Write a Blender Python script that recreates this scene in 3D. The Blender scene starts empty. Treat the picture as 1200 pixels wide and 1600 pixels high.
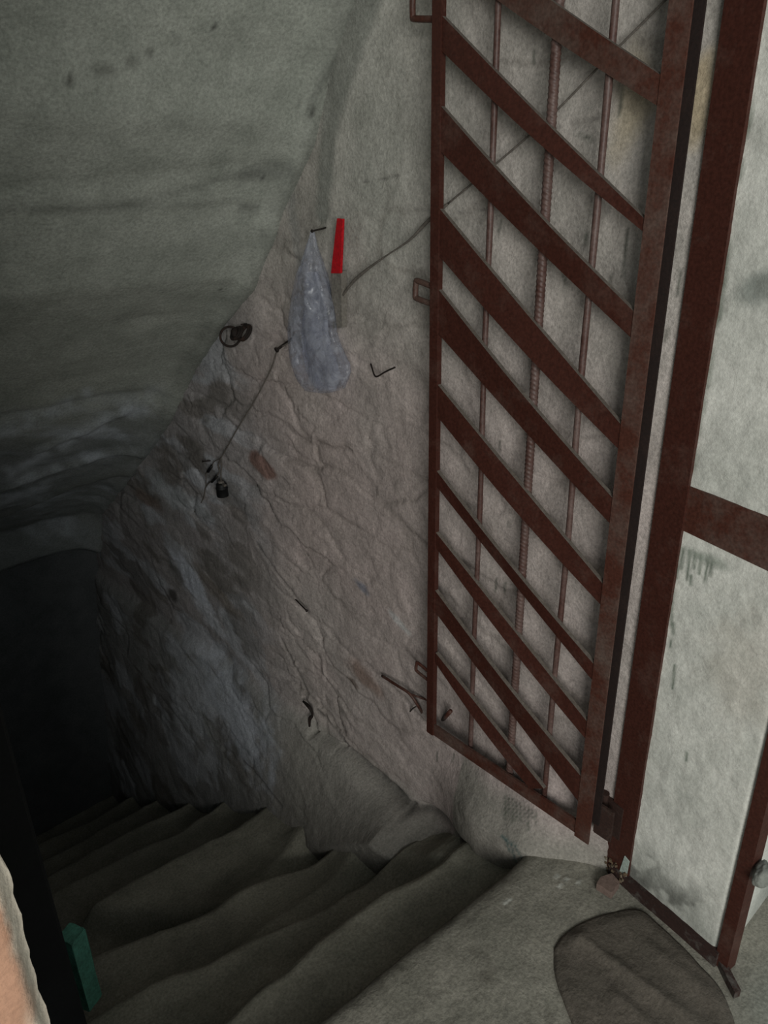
import bpy, bmesh, math, random
import numpy as np
from mathutils import Vector, Matrix
random.seed(7)
scene = bpy.context.scene
COL = scene.collection

# ------------------------------------------------------------------ camera
F_PX = 1200.0                                  # focal length in pixels of a 1200x1600 picture
_down = np.array([649 - 600, -(3490 - 800), -F_PX], float); _down /= np.linalg.norm(_down)
UP = -_down
_v = np.array([-598 - 600, -(265 - 800), -F_PX], float)
_v -= _v.dot(UP) * UP
AY = _v / np.linalg.norm(_v)
AX = np.cross(AY, UP)
ROT = np.array([AX, AY, UP])                   # camera space -> world space
EYE = np.array([0.0, 0.0, 1.55])
cam_data = bpy.data.cameras.new('camera')
cam = bpy.data.objects.new('camera', cam_data); COL.objects.link(cam)
cam_data.sensor_fit = 'VERTICAL'
cam_data.sensor_height = 36.0
cam_data.lens = 36.0 * F_PX / 1600.0
cam_data.clip_start = 0.02
M4 = Matrix.Identity(4)
for i in range(3):
    for j in range(3):
        M4[i][j] = ROT[i][j]
    M4[i][3] = EYE[i]
cam.matrix_world = M4
scene.camera = cam

# ------------------------------------------------------------------ light and exposure
scene.view_settings.view_transform = 'Standard'
scene.view_settings.look = 'None'
scene.view_settings.gamma = 1.0
scene.view_settings.use_curve_mapping = False
scene.view_settings.exposure = 0.42
world = bpy.data.worlds.new('world'); scene.world = world
world.use_nodes = True
world.node_tree.nodes['Background'].inputs[0].default_value = (0.86, 0.94, 0.93, 1)
world.node_tree.nodes['Background'].inputs[1].default_value = 0.42

def area(name, loc, target, sx, sy, power, color):
    d = bpy.data.lights.new(name, 'AREA'); d.shape = 'RECTANGLE'; d.size = sx; d.size_y = sy
    d.energy = power; d.color = color
    o = bpy.data.objects.new(name, d); COL.objects.link(o)
    o.location = loc
    o.rotation_euler = (Vector(target) - Vector(loc)).to_track_quat('-Z', 'Y').to_euler()
    return o
area('window_daylight', (-1.35, -2.1, 1.75), (1.1, 1.2, 0.9), 1.5, 1.5, 66.0, (1.0, 1.0, 0.95))

# ------------------------------------------------------------------ pixel -> place helpers
def ray(px, py):
    d = ROT @ np.array([px - 600.0, -(py - 800.0), -F_PX])
    return d / np.linalg.norm(d)
def at_x(px, py, x): d = ray(px, py); return EYE + (x - EYE[0]) / d[0] * d
def at_y(px, py, y): d = ray(px, py); return EYE + (y - EYE[1]) / d[1] * d
def at_z(px, py, z): d = ray(px, py); return EYE + (z - EYE[2]) / d[2] * d

# ------------------------------------------------------------------ numpy noise
def _hash(ix, iy, seed):
    h = (ix.astype(np.int64) * 374761393 + iy.astype(np.int64) * 668265263 + seed * 974634777) & 0x7fffffff
    h = ((h ^ (h >> 13)) * 1274126177) & 0x7fffffff
    h = (h ^ (h >> 16)) & 0x7fffffff
    return (h % 100003) / 100003.0
def vnoise(x, y, seed=0):
    ix = np.floor(x); iy = np.floor(y); fx = x - ix; fy = y - iy
    fx = fx * fx * (3 - 2 * fx); fy = fy * fy * (3 - 2 * fy)
    a = _hash(ix, iy, seed); b = _hash(ix + 1, iy, seed); c = _hash(ix, iy + 1, seed); d = _hash(ix + 1, iy + 1, seed)
    return (a + (b - a) * fx) * (1 - fy) + (c + (d - c) * fx) * fy
def fbm(x, y, seed=0, octaves=4, gain=0.5):
    x = np.asarray(x, float); y = np.asarray(y, float)
    s = 0; a = 1.0; t = 0
    for o in range(octaves):
        s = s + a * vnoise(x * 2 ** o, y * 2 ** o, seed + o * 17); t += a; a *= gain
    return s / t - 0.5
def voronoi(x, y, seed=0):
    """nearest distance, gap between second nearest and nearest, cell random value, cell centre offsets"""
    ix = np.floor(x); iy = np.floor(y)
    d1 = np.full(x.shape, 9.0); d2 = np.full(x.shape, 9.0); v = np.zeros(x.shape); ox = np.zeros(x.shape); oy = np.zeros(x.shape)
    for dx in (-1, 0, 1):
        for dy in (-1, 0, 1):
            cx = ix + dx; cy = iy + dy
            qx = cx + 0.1 + 0.8 * _hash(cx, cy, seed) - x
            qy = cy + 0.1 + 0.8 * _hash(cx, cy, seed + 5) - y
            d = np.sqrt(qx * qx + qy * qy)
            n = d < d1
            d2 = np.where(n, d1, np.minimum(d2, d))
            v = np.where(n, _hash(cx, cy, seed + 9), v)
            ox = np.where(n, qx, ox); oy = np.where(n, qy, oy)
            d1 = np.where(n, d, d1)
    return d1, d2 - d1, v, ox, oy
def sstep(a, b, x):
    t = np.clip((x - a) / (b - a), 0, 1); return t * t * (3 - 2 * t)

# ------------------------------------------------------------------ mesh helpers
def tag(o, label=None, cat=None, group=None, kind=None):
    if label: o['label'] = label
    if cat: o['category'] = cat
    if group: o['group'] = group
    if kind: o['kind'] = kind
    return o
def link(name, me, mat, parent=None):
    o = bpy.data.objects.new(name, me); COL.objects.link(o)
    if mat: me.materials.append(mat)
    if parent: o.parent = parent; o.matrix_parent_inverse = Matrix.Translation(-Vector(parent.location))
    return o
def obj(name, bm, mat, parent=None, smooth=False):
    bmesh.ops.recalc_face_normals(bm, faces=bm.faces)
    me = bpy.data.meshes.new(name); bm.to_mesh(me); bm.free()
    if smooth:
        me.polygons.foreach_set('use_smooth', [True] * len(me.polygons))
    return link(name, me, mat, parent)
def empty(name, loc):
    o = bpy.data.objects.new(name, None); COL.objects.link(o); o.location = loc; o.empty_display_size = 0.05
    return o
def grid_mesh(name, P, mat, parent=None, col=None, flip=False, skirt=None):
    """P: (n, m, 3) positions. skirt: vector; gives the sheet a back so that it has thickness."""
    n, m, _ = P.shape
    V = P.reshape(-1, 3)
    idx = np.arange(n * m).reshape(n, m)
    q = np.stack([idx[:-1, :-1], idx[1:, :-1], idx[1:, 1:], idx[:-1, 1:]], -1).reshape(-1, 4)
    if flip: q = q[:, ::-1]
    faces = q.tolist(); verts = V.tolist()
    if skirt is not None:
        rim = list(idx[0, :]) + list(idx[1:, -1]) + list(idx[-1, -2::-1]) + list(idx[-2:0:-1, 0])
        b = len(verts)
        for i in rim: verts.append((V[i] + np.array(skirt)).tolist())
        k = len(rim)
        for i in range(k):
            j = (i + 1) % k
            f = [rim[i], rim[j], b + j, b + i]
            faces.append([int(a) for a in (f if not flip else f[::-1])])
        faces.append([b + i for i in (range(k) if not flip else range(k - 1, -1, -1))])
    me = bpy.data.meshes.new(name); me.from_pydata(verts, [], faces); me.update()
    me.polygons.foreach_set('use_smooth', [True] * len(me.polygons))
    if col is not None:
        c = np.ones((len(verts), 4)); c[:n * m, :3] = col.reshape(-1, 3)
        if skirt is not None: c[n * m:, :3] = col.reshape(-1, 3).mean(0)
        a = me.color_attributes.new('surface', 'FLOAT_COLOR', 'POINT'); a.data.foreach_set('color', c.ravel())
    return link(name, me, mat, parent)
def box_bm(bm, c, s, rot=None):
    m = Matrix.Translation(Vector(c))
    if rot is not None: m = m @ rot
    m = m @ Matrix.Diagonal((s[0], s[1], s[2], 1))
    return bmesh.ops.create_cube(bm, size=1.0, matrix=m)
def prism_x(bm, yz, x0, x1):
    """polygon in the yz plane pulled out from x0 to x1"""
    a = [bm.verts.new((x0, p[0], p[1])) for p in yz]; b = [bm.verts.new((x1, p[0], p[1])) for p in yz]
    bm.faces.new(a); bm.faces.new(b[::-1]); n = len(yz)
    for i in range(n): bm.faces.new((a[i], b[i], b[(i + 1) % n], a[(i + 1) % n]))
def prism_z(bm, xy, z0, z1):
    a = [bm.verts.new((p[0], p[1], z0)) for p in xy]; b = [bm.verts.new((p[0], p[1], z1)) for p in xy]
    bm.faces.new(a); bm.faces.new(b[::-1]); n = len(xy)
    for i in range(n): bm.faces.new((a[i], b[i], b[(i + 1) % n], a[(i + 1) % n]))
def tube_bm(bm, pts, radii, seg=10, closed=False, caps=True):
    pts = [Vector(p) for p in pts]; n = len(pts)
    if not hasattr(radii, '__len__'): radii = [radii] * n
    rings = []; up = None
    for i in range(n):
        a = pts[(i - 1) % n] if (closed or i > 0) else pts[i]
        b = pts[(i + 1) % n] if (closed or i < n - 1) else pts[i]
        t = (b - a).normalized()
        if up is None: up = t.orthogonal().normalized()
        up = (up - t * up.dot(t))
        up = up.normalized() if up.length > 1e-6 else t.orthogonal().normalized()
        s = t.cross(up)
        rings.append([bm.verts.new(pts[i] + (up * math.cos(k * 2 * math.pi / seg) + s * math.sin(k * 2 * math.pi / seg)) * radii[i]) for k in range(seg)])
    for i in range(n if closed else n - 1):
        A = rings[i]; B = rings[(i + 1) % n]
        if closed and i == n - 1:                       # align the seam
            off = min(range(seg), key=lambda o: (A[0].co - B[o].co).length)
            B = B[off:] + B[:off]
        for k in range(seg): bm.faces.new((A[k], A[(k + 1) % seg], B[(k + 1) % seg], B[k]))
    if caps and not closed:
        bm.faces.new(rings[0][::-1]); bm.faces.new(rings[-1])
def smooth_path(pts, n=8):
    pts = [Vector(p) for p in pts]; out = []
    for i in range(len(pts) - 1):
        p0 = pts[max(i - 1, 0)]; p1 = pts[i]; p2 = pts[i + 1]; p3 = pts[min(i + 2, len(pts) - 1)]
        for k in range(n):
            t = k / n
            out.append(0.5 * ((2 * p1) + (p2 - p0) * t + (2 * p0 - 5 * p1 + 4 * p2 - p3) * t * t + (3 * p1 - p0 - 3 * p2 + p3) * t ** 3))
    out.append(pts[-1]); return out

# ------------------------------------------------------------------ materials
def lin(c): return tuple((v / 255 / 12.92) if v / 255 <= 0.04045 else ((v / 255 + 0.055) / 1.055) ** 2.4 for v in c)
def new_mat(name):
    m = bpy.data.materials.new(name); m.use_nodes = True
    nt = m.node_tree; b = nt.nodes['Principled BSDF']
    return m, nt, b
def tex(nt, kind, **inp):
    n = nt.nodes.new(kind)
    for k, v in inp.items(): n.inputs[k].default_value = v
    return n
def coords(nt, scale=(1, 1, 1)):
    c = nt.nodes.new('ShaderNodeTexCoord'); mp = nt.nodes.new('ShaderNodeMapping')
    mp.inputs['Scale'].default_value = scale
    nt.links.new(c.outputs['Object'], mp.inputs[0]); return mp.outputs[0]
def mixc(nt, fac, a, b, mode='MIX'):
    m = nt.nodes.new('ShaderNodeMix'); m.data_type = 'RGBA'; m.blend_type = mode
    for sock, val in ((m.inputs[0], fac), (m.inputs[6], a), (m.inputs[7], b)):
        if hasattr(val, 'is_linked'): nt.links.new(val, sock)
        elif sock == m.inputs[0]: sock.default_value = val
        else: sock.default_value = (*val, 1)
    return m.outputs[2]
def ramp(nt, src, lo, hi):
    r = nt.nodes.new('ShaderNodeMapRange'); r.inputs[1].default_value = lo; r.inputs[2].default_value = hi
    nt.links.new(src, r.inputs[0]); return r.outputs[0]
def masonry_mat(name, speck=0.35, bump=0.5, rough=0.95, base=None):
    """albedo from the painted 'surface' attribute or base, with grain, smears and pits"""
    m, nt, b = new_mat(name)
    co = coords(nt)
    if base is None:
        a = nt.nodes.new('ShaderNodeVertexColor'); a.layer_name = 'surface'; c = a.outputs[0]
    else:
        c = nt.nodes.new('ShaderNodeRGB'); c.outputs[0].default_value = (*base, 1); c = c.outputs[0]
    n1 = tex(nt, 'ShaderNodeTexNoise', Scale=9.0, Detail=6.0, Roughness=0.65); nt.links.new(co, n1.inputs[0])
    n2 = tex(nt, 'ShaderNodeTexNoise', Scale=140.0, Detail=3.0, Roughness=0.7); nt.links.new(co, n2.inputs[0])
    n3 = tex(nt, 'ShaderNodeTexNoise', Scale=38.0, Detail=5.0, Roughness=0.6); nt.links.new(co, n3.inputs[0])
    f1 = nt.nodes.new('ShaderNodeMix'); 
    g = mixc(nt, ramp(nt, n1.outputs[0], 0.3, 0.7), (0.78, 0.79, 0.77), (1.12, 1.11, 1.10))
    c = mixc(nt, 1.0, c, g, 'MULTIPLY')
    g2 = mixc(nt, ramp(nt, n2.outputs[0], 0.3, 0.7), (1 - speck, 1 - speck, 1 - speck), (1 + speck * .8,) * 3)
    c = mixc(nt, 1.0, c, g2, 'MULTIPLY')
    nt.links.new(c, b.inputs['Base Color'])
    b.inputs['Roughness'].default_value = rough
    b.inputs['Specular IOR Level'].default_value = 0.2
    bp = tex(nt, 'ShaderNodeBump', Strength=bump, Distance=0.006)
    bp2 = tex(nt, 'ShaderNodeBump', Strength=bump, Distance=0.0025)
    nt.links.new(n3.outputs[0], bp.inputs['Height']); nt.links.new(n2.outputs[0], bp2.inputs['Height'])
    nt.links.new(bp.outputs[0], bp2.inputs['Normal']); nt.links.new(bp2.outputs[0], b.inputs['Normal'])
    return m
def paint_mat(name, base, dust, lo=0.52, hi=0.72, rough=0.5, scale=11.0, bump=0.25, spec=0.4, metal=0.0):
    m, nt, b = new_mat(name); co = coords(nt)
    n1 = tex(nt, 'ShaderNodeTexNoise', Scale=scale, Detail=7.0, Roughness=0.7); nt.links.new(co, n1.inputs[0])
    n2 = tex(nt, 'ShaderNodeTexNoise', Scale=170.0, Detail=3.0); nt.links.new(co, n2.inputs[0])
    c = mixc(nt, ramp(nt, n1.outputs[0], lo, hi), base, dust)
    g = mixc(nt, ramp(nt, n2.outputs[0], 0.3, 0.7), (0.75,) * 3, (1.25,) * 3)
    c = mixc(nt, 1.0, c, g, 'MULTIPLY')
    nt.links.new(c, b.inputs['Base Color']); b.inputs['Roughness'].default_value = rough
    b.inputs['Specular IOR Level'].default_value = spec; b.inputs['Metallic'].default_value = metal
    bp = tex(nt, 'ShaderNodeBump', Strength=bump, Distance=0.002); nt.links.new(n2.outputs[0], bp.inputs['Height'])
    nt.links.new(bp.outputs[0], b.inputs['Normal'])
    return m

M = {}
M['wall'] = masonry_mat('whitewashed_rubble', 0.26, 0.6)
M['plaster'] = masonry_mat('reveal_plaster', 0.16, 0.35)
M['ceiling'] = masonry_mat('ceiling_render', 0.26, 0.4)
M['steps'] = masonry_mat('dusty_concrete', 0.32, 0.5)
M['shade_black'] = masonry_mat('shade_black_masonry', 0.2, 0.4, base=(0.008, 0.008, 0.008))  # near-black base carries the shade on the left wall
M['dark_wall'] = masonry_mat('dark_cellar_masonry', 0.2, 0.5, base=(0.10, 0.105, 0.11))
M['jamb'] = masonry_mat('pink_jamb', 0.12, 0.5)
M['paint'] = paint_mat('oxide_brown_paint', (0.055, 0.0175, 0.0120), (0.080, 0.040, 0.031), spec=0.3)
M['paint_dusty'] = paint_mat('dusty_brown_paint', (0.070, 0.024, 0.016), (0.110, 0.075, 0.062), lo=0.42, hi=0.68, spec=0.3)
M['bar'] = paint_mat('brown_ribbed_bar', (0.075, 0.035, 0.028), (0.13, 0.085, 0.075), lo=0.4, hi=0.65)
M['paint_grimy'] = paint_mat('grimy_brown_paint', (0.032, 0.014, 0.010), (0.075, 0.05, 0.04), lo=.5, hi=.7, rough=.8, scale=25)
M['paint_shade'] = paint_mat('channel_shade_paint', (0.014, 0.0065, 0.005), (0.024, 0.012, 0.009), rough=.8)  # darker brown that puts the channel's inner shade into the flange colour
M['rust'] = paint_mat('dark_rust', (0.014, 0.009, 0.007), (0.045, 0.022, 0.014), rough=0.85, scale=30)
M['sill'] = paint_mat('grimy_sill_paint', (0.030, 0.013, 0.010), (0.10, 0.09, 0.08), lo=0.50, hi=0.66, rough=0.8, scale=22)
M['black'] = paint_mat('black_plastic', (0.004, 0.004, 0.004), (0.008, 0.008, 0.008), rough=0.6)
M['cord'] = paint_mat('grey_cord', (0.12, 0.105, 0.09), (0.18, 0.16, 0.14), rough=0.8, scale=40)
M['red'] = paint_mat('red_plastic', (0.46, 0.004, 0.011), (0.42, 0.006, 0.012), rough=0.35)
M['batten'] = paint_mat('grey_batten', (0.17, 0.155, 0.135), (0.23, 0.21, 0.19), rough=0.9, scale=30)
M['green'] = paint_mat('green_paint', (0.09, 0.27, 0.20), (0.06, 0.16, 0.12), lo=0.45, hi=0.7, rough=0.7, scale=25)
M['sack'] = masonry_mat('dark_sacking', 0.25, 0.7, base=(0.112, 0.096, 0.080))
M['chip'] = masonry_mat('red_tile', 0.2, 0.4, base=(0.20, 0.14, 0.12))
M['cement'] = masonry_mat('grey_cement', 0.18, 0.5, base=(0.22, 0.23, 0.21))

# plastic bag: thin milky film
m, nt, b = new_mat('milky_plastic_film'); M['film'] = m
co = coords(nt)
n1 = tex(nt, 'ShaderNodeTexNoise', Scale=26.0, Detail=5.0, Distortion=1.2); nt.links.new(co, n1.inputs[0])
b.inputs['Base Color'].default_value = (0.60, 0.62, 0.70, 1); b.inputs['Roughness'].default_value = 0.24
b.inputs['Specular IOR Level'].default_value = 1.0
vv = tex(nt, 'ShaderNodeTexVoronoi', Scale=17.0); vv.feature = 'DISTANCE_TO_EDGE'
dm = tex(nt, 'ShaderNodeTexNoise', Scale=12.0, Detail=4.0); nt.links.new(co, dm.inputs[0])
va = nt.nodes.new('ShaderNodeMix'); va.data_type = 'RGBA'; va.blend_type = 'ADD'; va.inputs[0].default_value = .12
nt.links.new(co, va.inputs[6]); nt.links.new(dm.outputs[1], va.inputs[7]); nt.links.new(va.outputs[2], vv.inputs[0])
bp = tex(nt, 'ShaderNodeBump', Strength=0.9, Distance=0.012); nt.links.new(vv.outputs[0], bp.inputs['Height']); nt.links.new(bp.outputs[0], b.inputs['Normal'])
tr = nt.nodes.new('ShaderNodeBsdfTransparent'); tr.inputs[0].default_value = (0.93, 0.94, 0.97, 1)
tl = nt.nodes.new('ShaderNodeBsdfTranslucent'); tl.inputs[0].default_value = (0.6, 0.62, 0.70, 1)
ms = nt.nodes.new('ShaderNodeMixShader'); ms.inputs[0].default_value = 0.4
nt.links.new(b.outputs[0], ms.inputs[1]); nt.links.new(tl.outputs[0], ms.inputs[2])
ms2 = nt.nodes.new('ShaderNodeMixShader')
nt.links.new(ramp(nt, n1.outputs[0], 0.05, 0.70), ms2.inputs[0]); ms2.inputs[0].default_value = 0.45
nt.links.new(ms.outputs[0], ms2.inputs[1]); nt.links.new(tr.outputs[0], ms2.inputs[2])
out = nt.nodes['Material Output']; nt.links.new(ms2.outputs[0], out.inputs[0])

# ------------------------------------------------------------------ painted stains (own shape, own colour)
def blob(U, V, c, su, sv, ang=0.0, soft=0.35, wob=0.25, seed=3):
    """mask 0..1 of an irregular patch centred at c"""
    du = U - c[0]; dv = V - c[1]
    ca, sa = math.cos(ang), math.sin(ang)
    a = (du * ca + dv * sa) / su; b2 = (-du * sa + dv * ca) / sv
    r = np.sqrt(a * a + b2 * b2) + wob * fbm(U * 22 + seed, V * 22, seed, 3) * 2
    return 1 - sstep(1 - soft, 1 + soft, r)
def segd(U, V, p, q):
    p = np.array(p, float); q = np.array(q, float); d = q - p; L = d.dot(d) + 1e-12
    t = np.clip(((U - p[0]) * d[0] + (V - p[1]) * d[1]) / L, 0, 1)
    return np.sqrt((U - p[0] - t * d[0]) ** 2 + (V - p[1] - t * d[1]) ** 2)
def over(colr, mask, c, amt=1.0):
    return colr + (np.array(c) - colr) * (mask * amt)[..., None]

# ================================================================== SETTING
WX = 1.285                                    # face of the rubble wall beside the stairs
def ledge_z(Y): return -0.243 + 0.0 * Y
# --- right wall
ys = np.concatenate([np.arange(0.60, 2.6, 0.006), np.arange(2.6, 3.75, 0.010)])
zs = np.concatenate([np.arange(-2.15, -0.75, 0.012), np.arange(-0.75, 2.25, 0.006), np.array([2.4, 2.6, 2.8])])
U, V = np.meshgrid(ys, zs, indexing='ij')
wu = U + 0.035 * fbm(U * 5, V * 5, 1) * 2; wv = V + 0.035 * fbm(U * 5 + 9, V * 5, 2) * 2
ca, sa = math.cos(-0.55), math.sin(-0.55)     # courses dip down the stairs low on the wall, run level above
tilt = sstep(1.25, 0.35, V)
ru = wu; rv = wv - 0.17 * (wu - 1.2) * tilt
d1, gap, cell, ox, oy = voronoi(ru * 2.9 + .3 * fbm(U * 9, V * 9, 6, 3), rv * 7.5 + .5 * fbm(U * 8, V * 8, 7, 3), 11)
d1b, gapb, cellb, oxb, oyb = voronoi(ru * 8 + 3 + .4 * fbm(U * 17, V * 17, 8, 3), rv * 17 + .4 * fbm(U * 17, V * 17, 9, 3), 23)
joint = 1 - sstep(0.0, 0.16, gap)
cover = sstep(-0.13, 0.15, fbm(U * 2.2 + 3, V * 2.2, 31, 3))       # where whitewash/mortar is thick and hides joints
relief = 0.016 * (cell - 0.5) + 0.012 * (ox * (cell - .5) + oy * (cellb - 0.5) * .6)
relief -= 0.008 * joint
relief += 0.008 * (cellb - 0.5) * (1 - sstep(0, .25, gapb) * 0) - 0.004 * (1 - sstep(0, .12, gapb))
rough_left = sstep(1.25, 1.9, U)
relief *= (1 - 0.8 * cover) * (0.26 + 0.42 * rough_left)
relief += 0.024 * fbm(U * 3.0, V * 3.0, 41, 4) + 0.006 * fbm(ru * 7, rv * 12, 42, 3) + 0.0028 * fbm(U * 40, V * 40, 43, 2)
ridge = np.abs(fbm(ru * 3.2, rv * 8.5, 45, 4))
relief += 0.0025 * sstep(0.12, 0.0, ridge) * sstep(-.1, .1, fbm(U * 2.5, V * 2.5, 46)) - 0.002 * sstep(0.06, 0.0, np.abs(fbm(ru * 2.6 + 4, rv * 6.5, 47, 4))) * sstep(.0, .2, fbm(U * 2, V * 2, 48))
xw = WX - relief
# wall leans in a little far down the stairs
xw -= 0.085 * sstep(1.7, 3.3, U)
# footing that stands proud below the ledge, with a mortar fillet at the landing
below = sstep(0.02, -0.05, V - ledge_z(U) + 0.02 * fbm(U * 9, V * 0 + 3, 51, 3))
xw -= below * 0.030
stair_z = np.where(U < 0.83, 0.0, -0.625 * (U - 0.83) + 0.01)
fill = np.clip((ledge_z(U) - V) / np.maximum(ledge_z(U) - stair_z, 0.05), 0, 1.3)
xw -= below * 0.13 * fill * sstep(0.95, 1.3, U)
xw -= 0.105 * np.exp(-(np.clip(V - np.where(U < .84, 0, -.25 * (U - .84)), 0, 9) / 0.11) ** 1.1) * sstep(0.62, 0.84, U) * sstep(1.25, 0.95, U)
# groove under the ledge
xw = np.where(V > 0.25, xw + (np.maximum(xw, WX) - xw) * sstep(0.74, 0.66, U), xw)
_xs0 = xw.copy()
def wpt(px, py):
    """where the sight line of a pixel meets the wall's surface, as (y, z)"""
    x = WX - 0.02
    for _ in range(6):
        p = at_x(px, py, x)
        i = min(max(int(np.searchsorted(ys, p[1])), 0), len(ys) - 1); j = min(max(int(np.searchsorted(zs, p[2])), 0), len(zs) - 1)
        x = 0.5 * x + 0.5 * _xs0[i, j]
    return at_x(px, py, x)[1:]
P0 = wpt(474, 1092); P1 = wpt(488, 1145)
xw += 0.03 * np.exp(-(segd(U, V, P0, P1) / 0.011) ** 2)
P2 = wpt(535, 1168); P3 = wpt(645, 1258); P4 = wpt(735, 1326)
xw += 0.02 * np.exp(-(segd(U, V, P1, P2) / 0.009) ** 2) + 0.022 * np.exp(-(segd(U, V, P2, P3) / 0.009) ** 2) + 0.016 * np.exp(-(segd(U, V, P3, P4) / 0.009) ** 2)
# albedo
base = np.array((0.400, 0.375, 0.345))
C = np.ones(U.shape + (3,)) * base
C *= (1 + 0.22 * fbm(U * 3, V * 3, 61, 4) + 0.16 * (cell - 0.5) + 0.16 * (cellb - .5) * sstep(.0, .2, gapb))[..., None]
C *= (1 + 0.35 * fbm(ru * 10, rv * 22, 62, 4))[..., None]
pinkm = sstep(-0.05, 0.2, fbm(U * 1.7 + 5, V * 1.7, 63, 3)) * sstep(1.4, 0.9, V)
C = over(C, sstep(1.5, 1.0, V), (0.47, 0.40, 0.385), 0.65)
C = over(C, pinkm, (0.45, 0.36, 0.345), 0.5)
C = over(C, sstep(0.9, 1.6, V) * sstep(1.75, 1.45, U), (0.42, 0.42, 0.385), 0.75)
C = over(C, sstep(1.45, 1.05, U) * sstep(.1, .5, V), C.mean((0, 1)) * 1.28, 0.55)  # wall colour lightened near the door to offset the shade around the gate
C = over(C, joint * (1 - cover) * sstep(-.1, .1, fbm(U * 6, V * 6, 64, 2)), (0.16, 0.14, 0.12), 0.35)
# footing is bare grey cement
C = over(C, sstep(0.03, -0.03, V - ledge_z(U) + 0.03 * fbm(U * 7, V * 7, 65, 3)), (0.27, 0.26, 0.235), 0.85)
C = over(C, sstep(0.10, 0.02, V + .03 * fbm(U * 12, V * 12, 67, 3)) * (U < 1.1), (0.25, 0.24, 0.21), 0.8)
# bare bluish-grey stone patches low on the left, greenish cement smear by the ceiling
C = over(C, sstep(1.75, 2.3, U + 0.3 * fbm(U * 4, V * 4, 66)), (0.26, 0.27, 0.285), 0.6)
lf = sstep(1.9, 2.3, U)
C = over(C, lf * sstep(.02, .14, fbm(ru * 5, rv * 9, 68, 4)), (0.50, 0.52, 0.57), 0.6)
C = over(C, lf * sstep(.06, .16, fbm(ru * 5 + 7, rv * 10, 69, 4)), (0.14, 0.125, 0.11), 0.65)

C = over(C, blob(U, V, wpt(298, 905), 0.13, 0.050, 0.58, .3, .5, 5), (0.66, 0.69, 0.78), 0.9)
C = over(C, blob(U, V, wpt(328, 965), 0.10, 0.05, 0.45, .4, .5, 6), (0.60, 0.62, 0.68), 0.8)
C = over(C, blob(U, V, wpt(375, 1120), 0.24, 0.13, 0.45, .6, .9, 7), (0.50, 0.53, 0.60), 0.65)
C = over(C, blob(U, V, wpt(265, 770), 0.20, 0.05, 0.10, .5, .6, 8), (0.55, 0.58, 0.62), 0.7)
C = over(C, blob(U, V, wpt(230, 780), 0.10, 0.03, 0.10, .4, .4, 9), (0.22, 0.17, 0.145), 0.8)
C = over(C, blob(U, V, wpt(338, 925), 0.16, 0.03, 0.42, .4, .4, 10), (0.20, 0.17, 0.14), 0.6)
C = over(C, blob(U, V, wpt(270, 930), 0.03, 0.03, 0.42, .4, .4, 10), (0.05, 0.045, 0.04), 0.8)
C = over(C, blob(U, V, wpt(408, 728), 0.085, 0.034, 0.22, .18, .25, 12), (0.24, 0.135, 0.11), 0.85)
C = over(C, blob(U, V, wpt(570, 1060), 0.075, 0.033, 0.22, .5, .4, 13), (0.26, 0.17, 0.135), 0.7)
C = over(C, blob(U, V, wpt(552, 1068), 0.03, 0.012, 0.22, .5, .4, 14), (0.10, 0.065, 0.045), 0.7)
C = over(C, blob(U, V, wpt(566, 918), 0.035, 0.016, 0.42, .4, .5, 15), (0.20, 0.215, 0.27), 0.75)
C = over(C, blob(U, V, wpt(625, 975), 0.05, 0.012, 0.45, .4, .6, 16), (0.55, 0.55, 0.55), 0.7)
C = over(C, blob(U, V, wpt(985, 150), 0.035, 0.085, 0.0, .5, .6, 17), (0.46, 0.38, 0.25), 0.6)
C = over(C, blob(U, V, wpt(1095, 150), 0.02, 0.06, 0.0, .5, .6, 18), (0.47, 0.36, 0.20), 0.65)
C = over(C, blob(U, V, wpt(1080, 530), 0.02, 0.02, 0.0, .5, .6, 19), (0.25, 0.26, 0.26), 0.7)
sm = np.minimum(segd(U, V, wpt(590, -60), wpt(520, 150)) - 0.045, segd(U, V, wpt(520, 150), wpt(505, 330)) - 0.028)
C = over(C, 1 - sstep(-0.012, 0.018, sm + .02 * fbm(U * 9, V * 9, 71)), (0.215, 0.225, 0.205), 0.75)
xw -= 0.003 * (1 - sstep(-0.01, 0.05, sm))
sm2 = np.minimum(segd(U, V, wpt(450, 290), wpt(470, 420)) - 0.016, 9)
C = over(C, 1 - sstep(-0.01, 0.015, sm2), (0.27, 0.27, 0.26), 0.6)
# running cracks and scratches
for (a, b2, w, k) in [((400, 850), (480, 955), .005, .5), ((440, 1000), (480, 1090), .006, .6), ((495, 1110), (545, 1170), .007, .7),
                      ((545, 1170), (650, 1262), .008, .85), ((650, 1262), (730, 1325), .008, .7), ((540, 1140), (520, 1180), .003, .3),
                      ((565, 285), (620, 275), .003, .6), ((700, 335), (840, 318), .003, .4), ((830, 208), (940, 182), .003, .4),
                      ((570, 1035), (640, 1100), .005, .4), ((640, 1105), (672, 1135), .005, .5), ((380, 1190), (440, 1260), .006, .4)]:
    dd = segd(U, V, wpt(*a), wpt(*b2)) + 0.006 * np.abs(fbm(U * 30, V * 30, 77, 3))
    C = over(C, np.exp(-(dd / w) ** 2), (0.07, 0.065, 0.06), k)
    xw += 0.006 * np.exp(-(dd / (w * 1.2)) ** 2)
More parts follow.
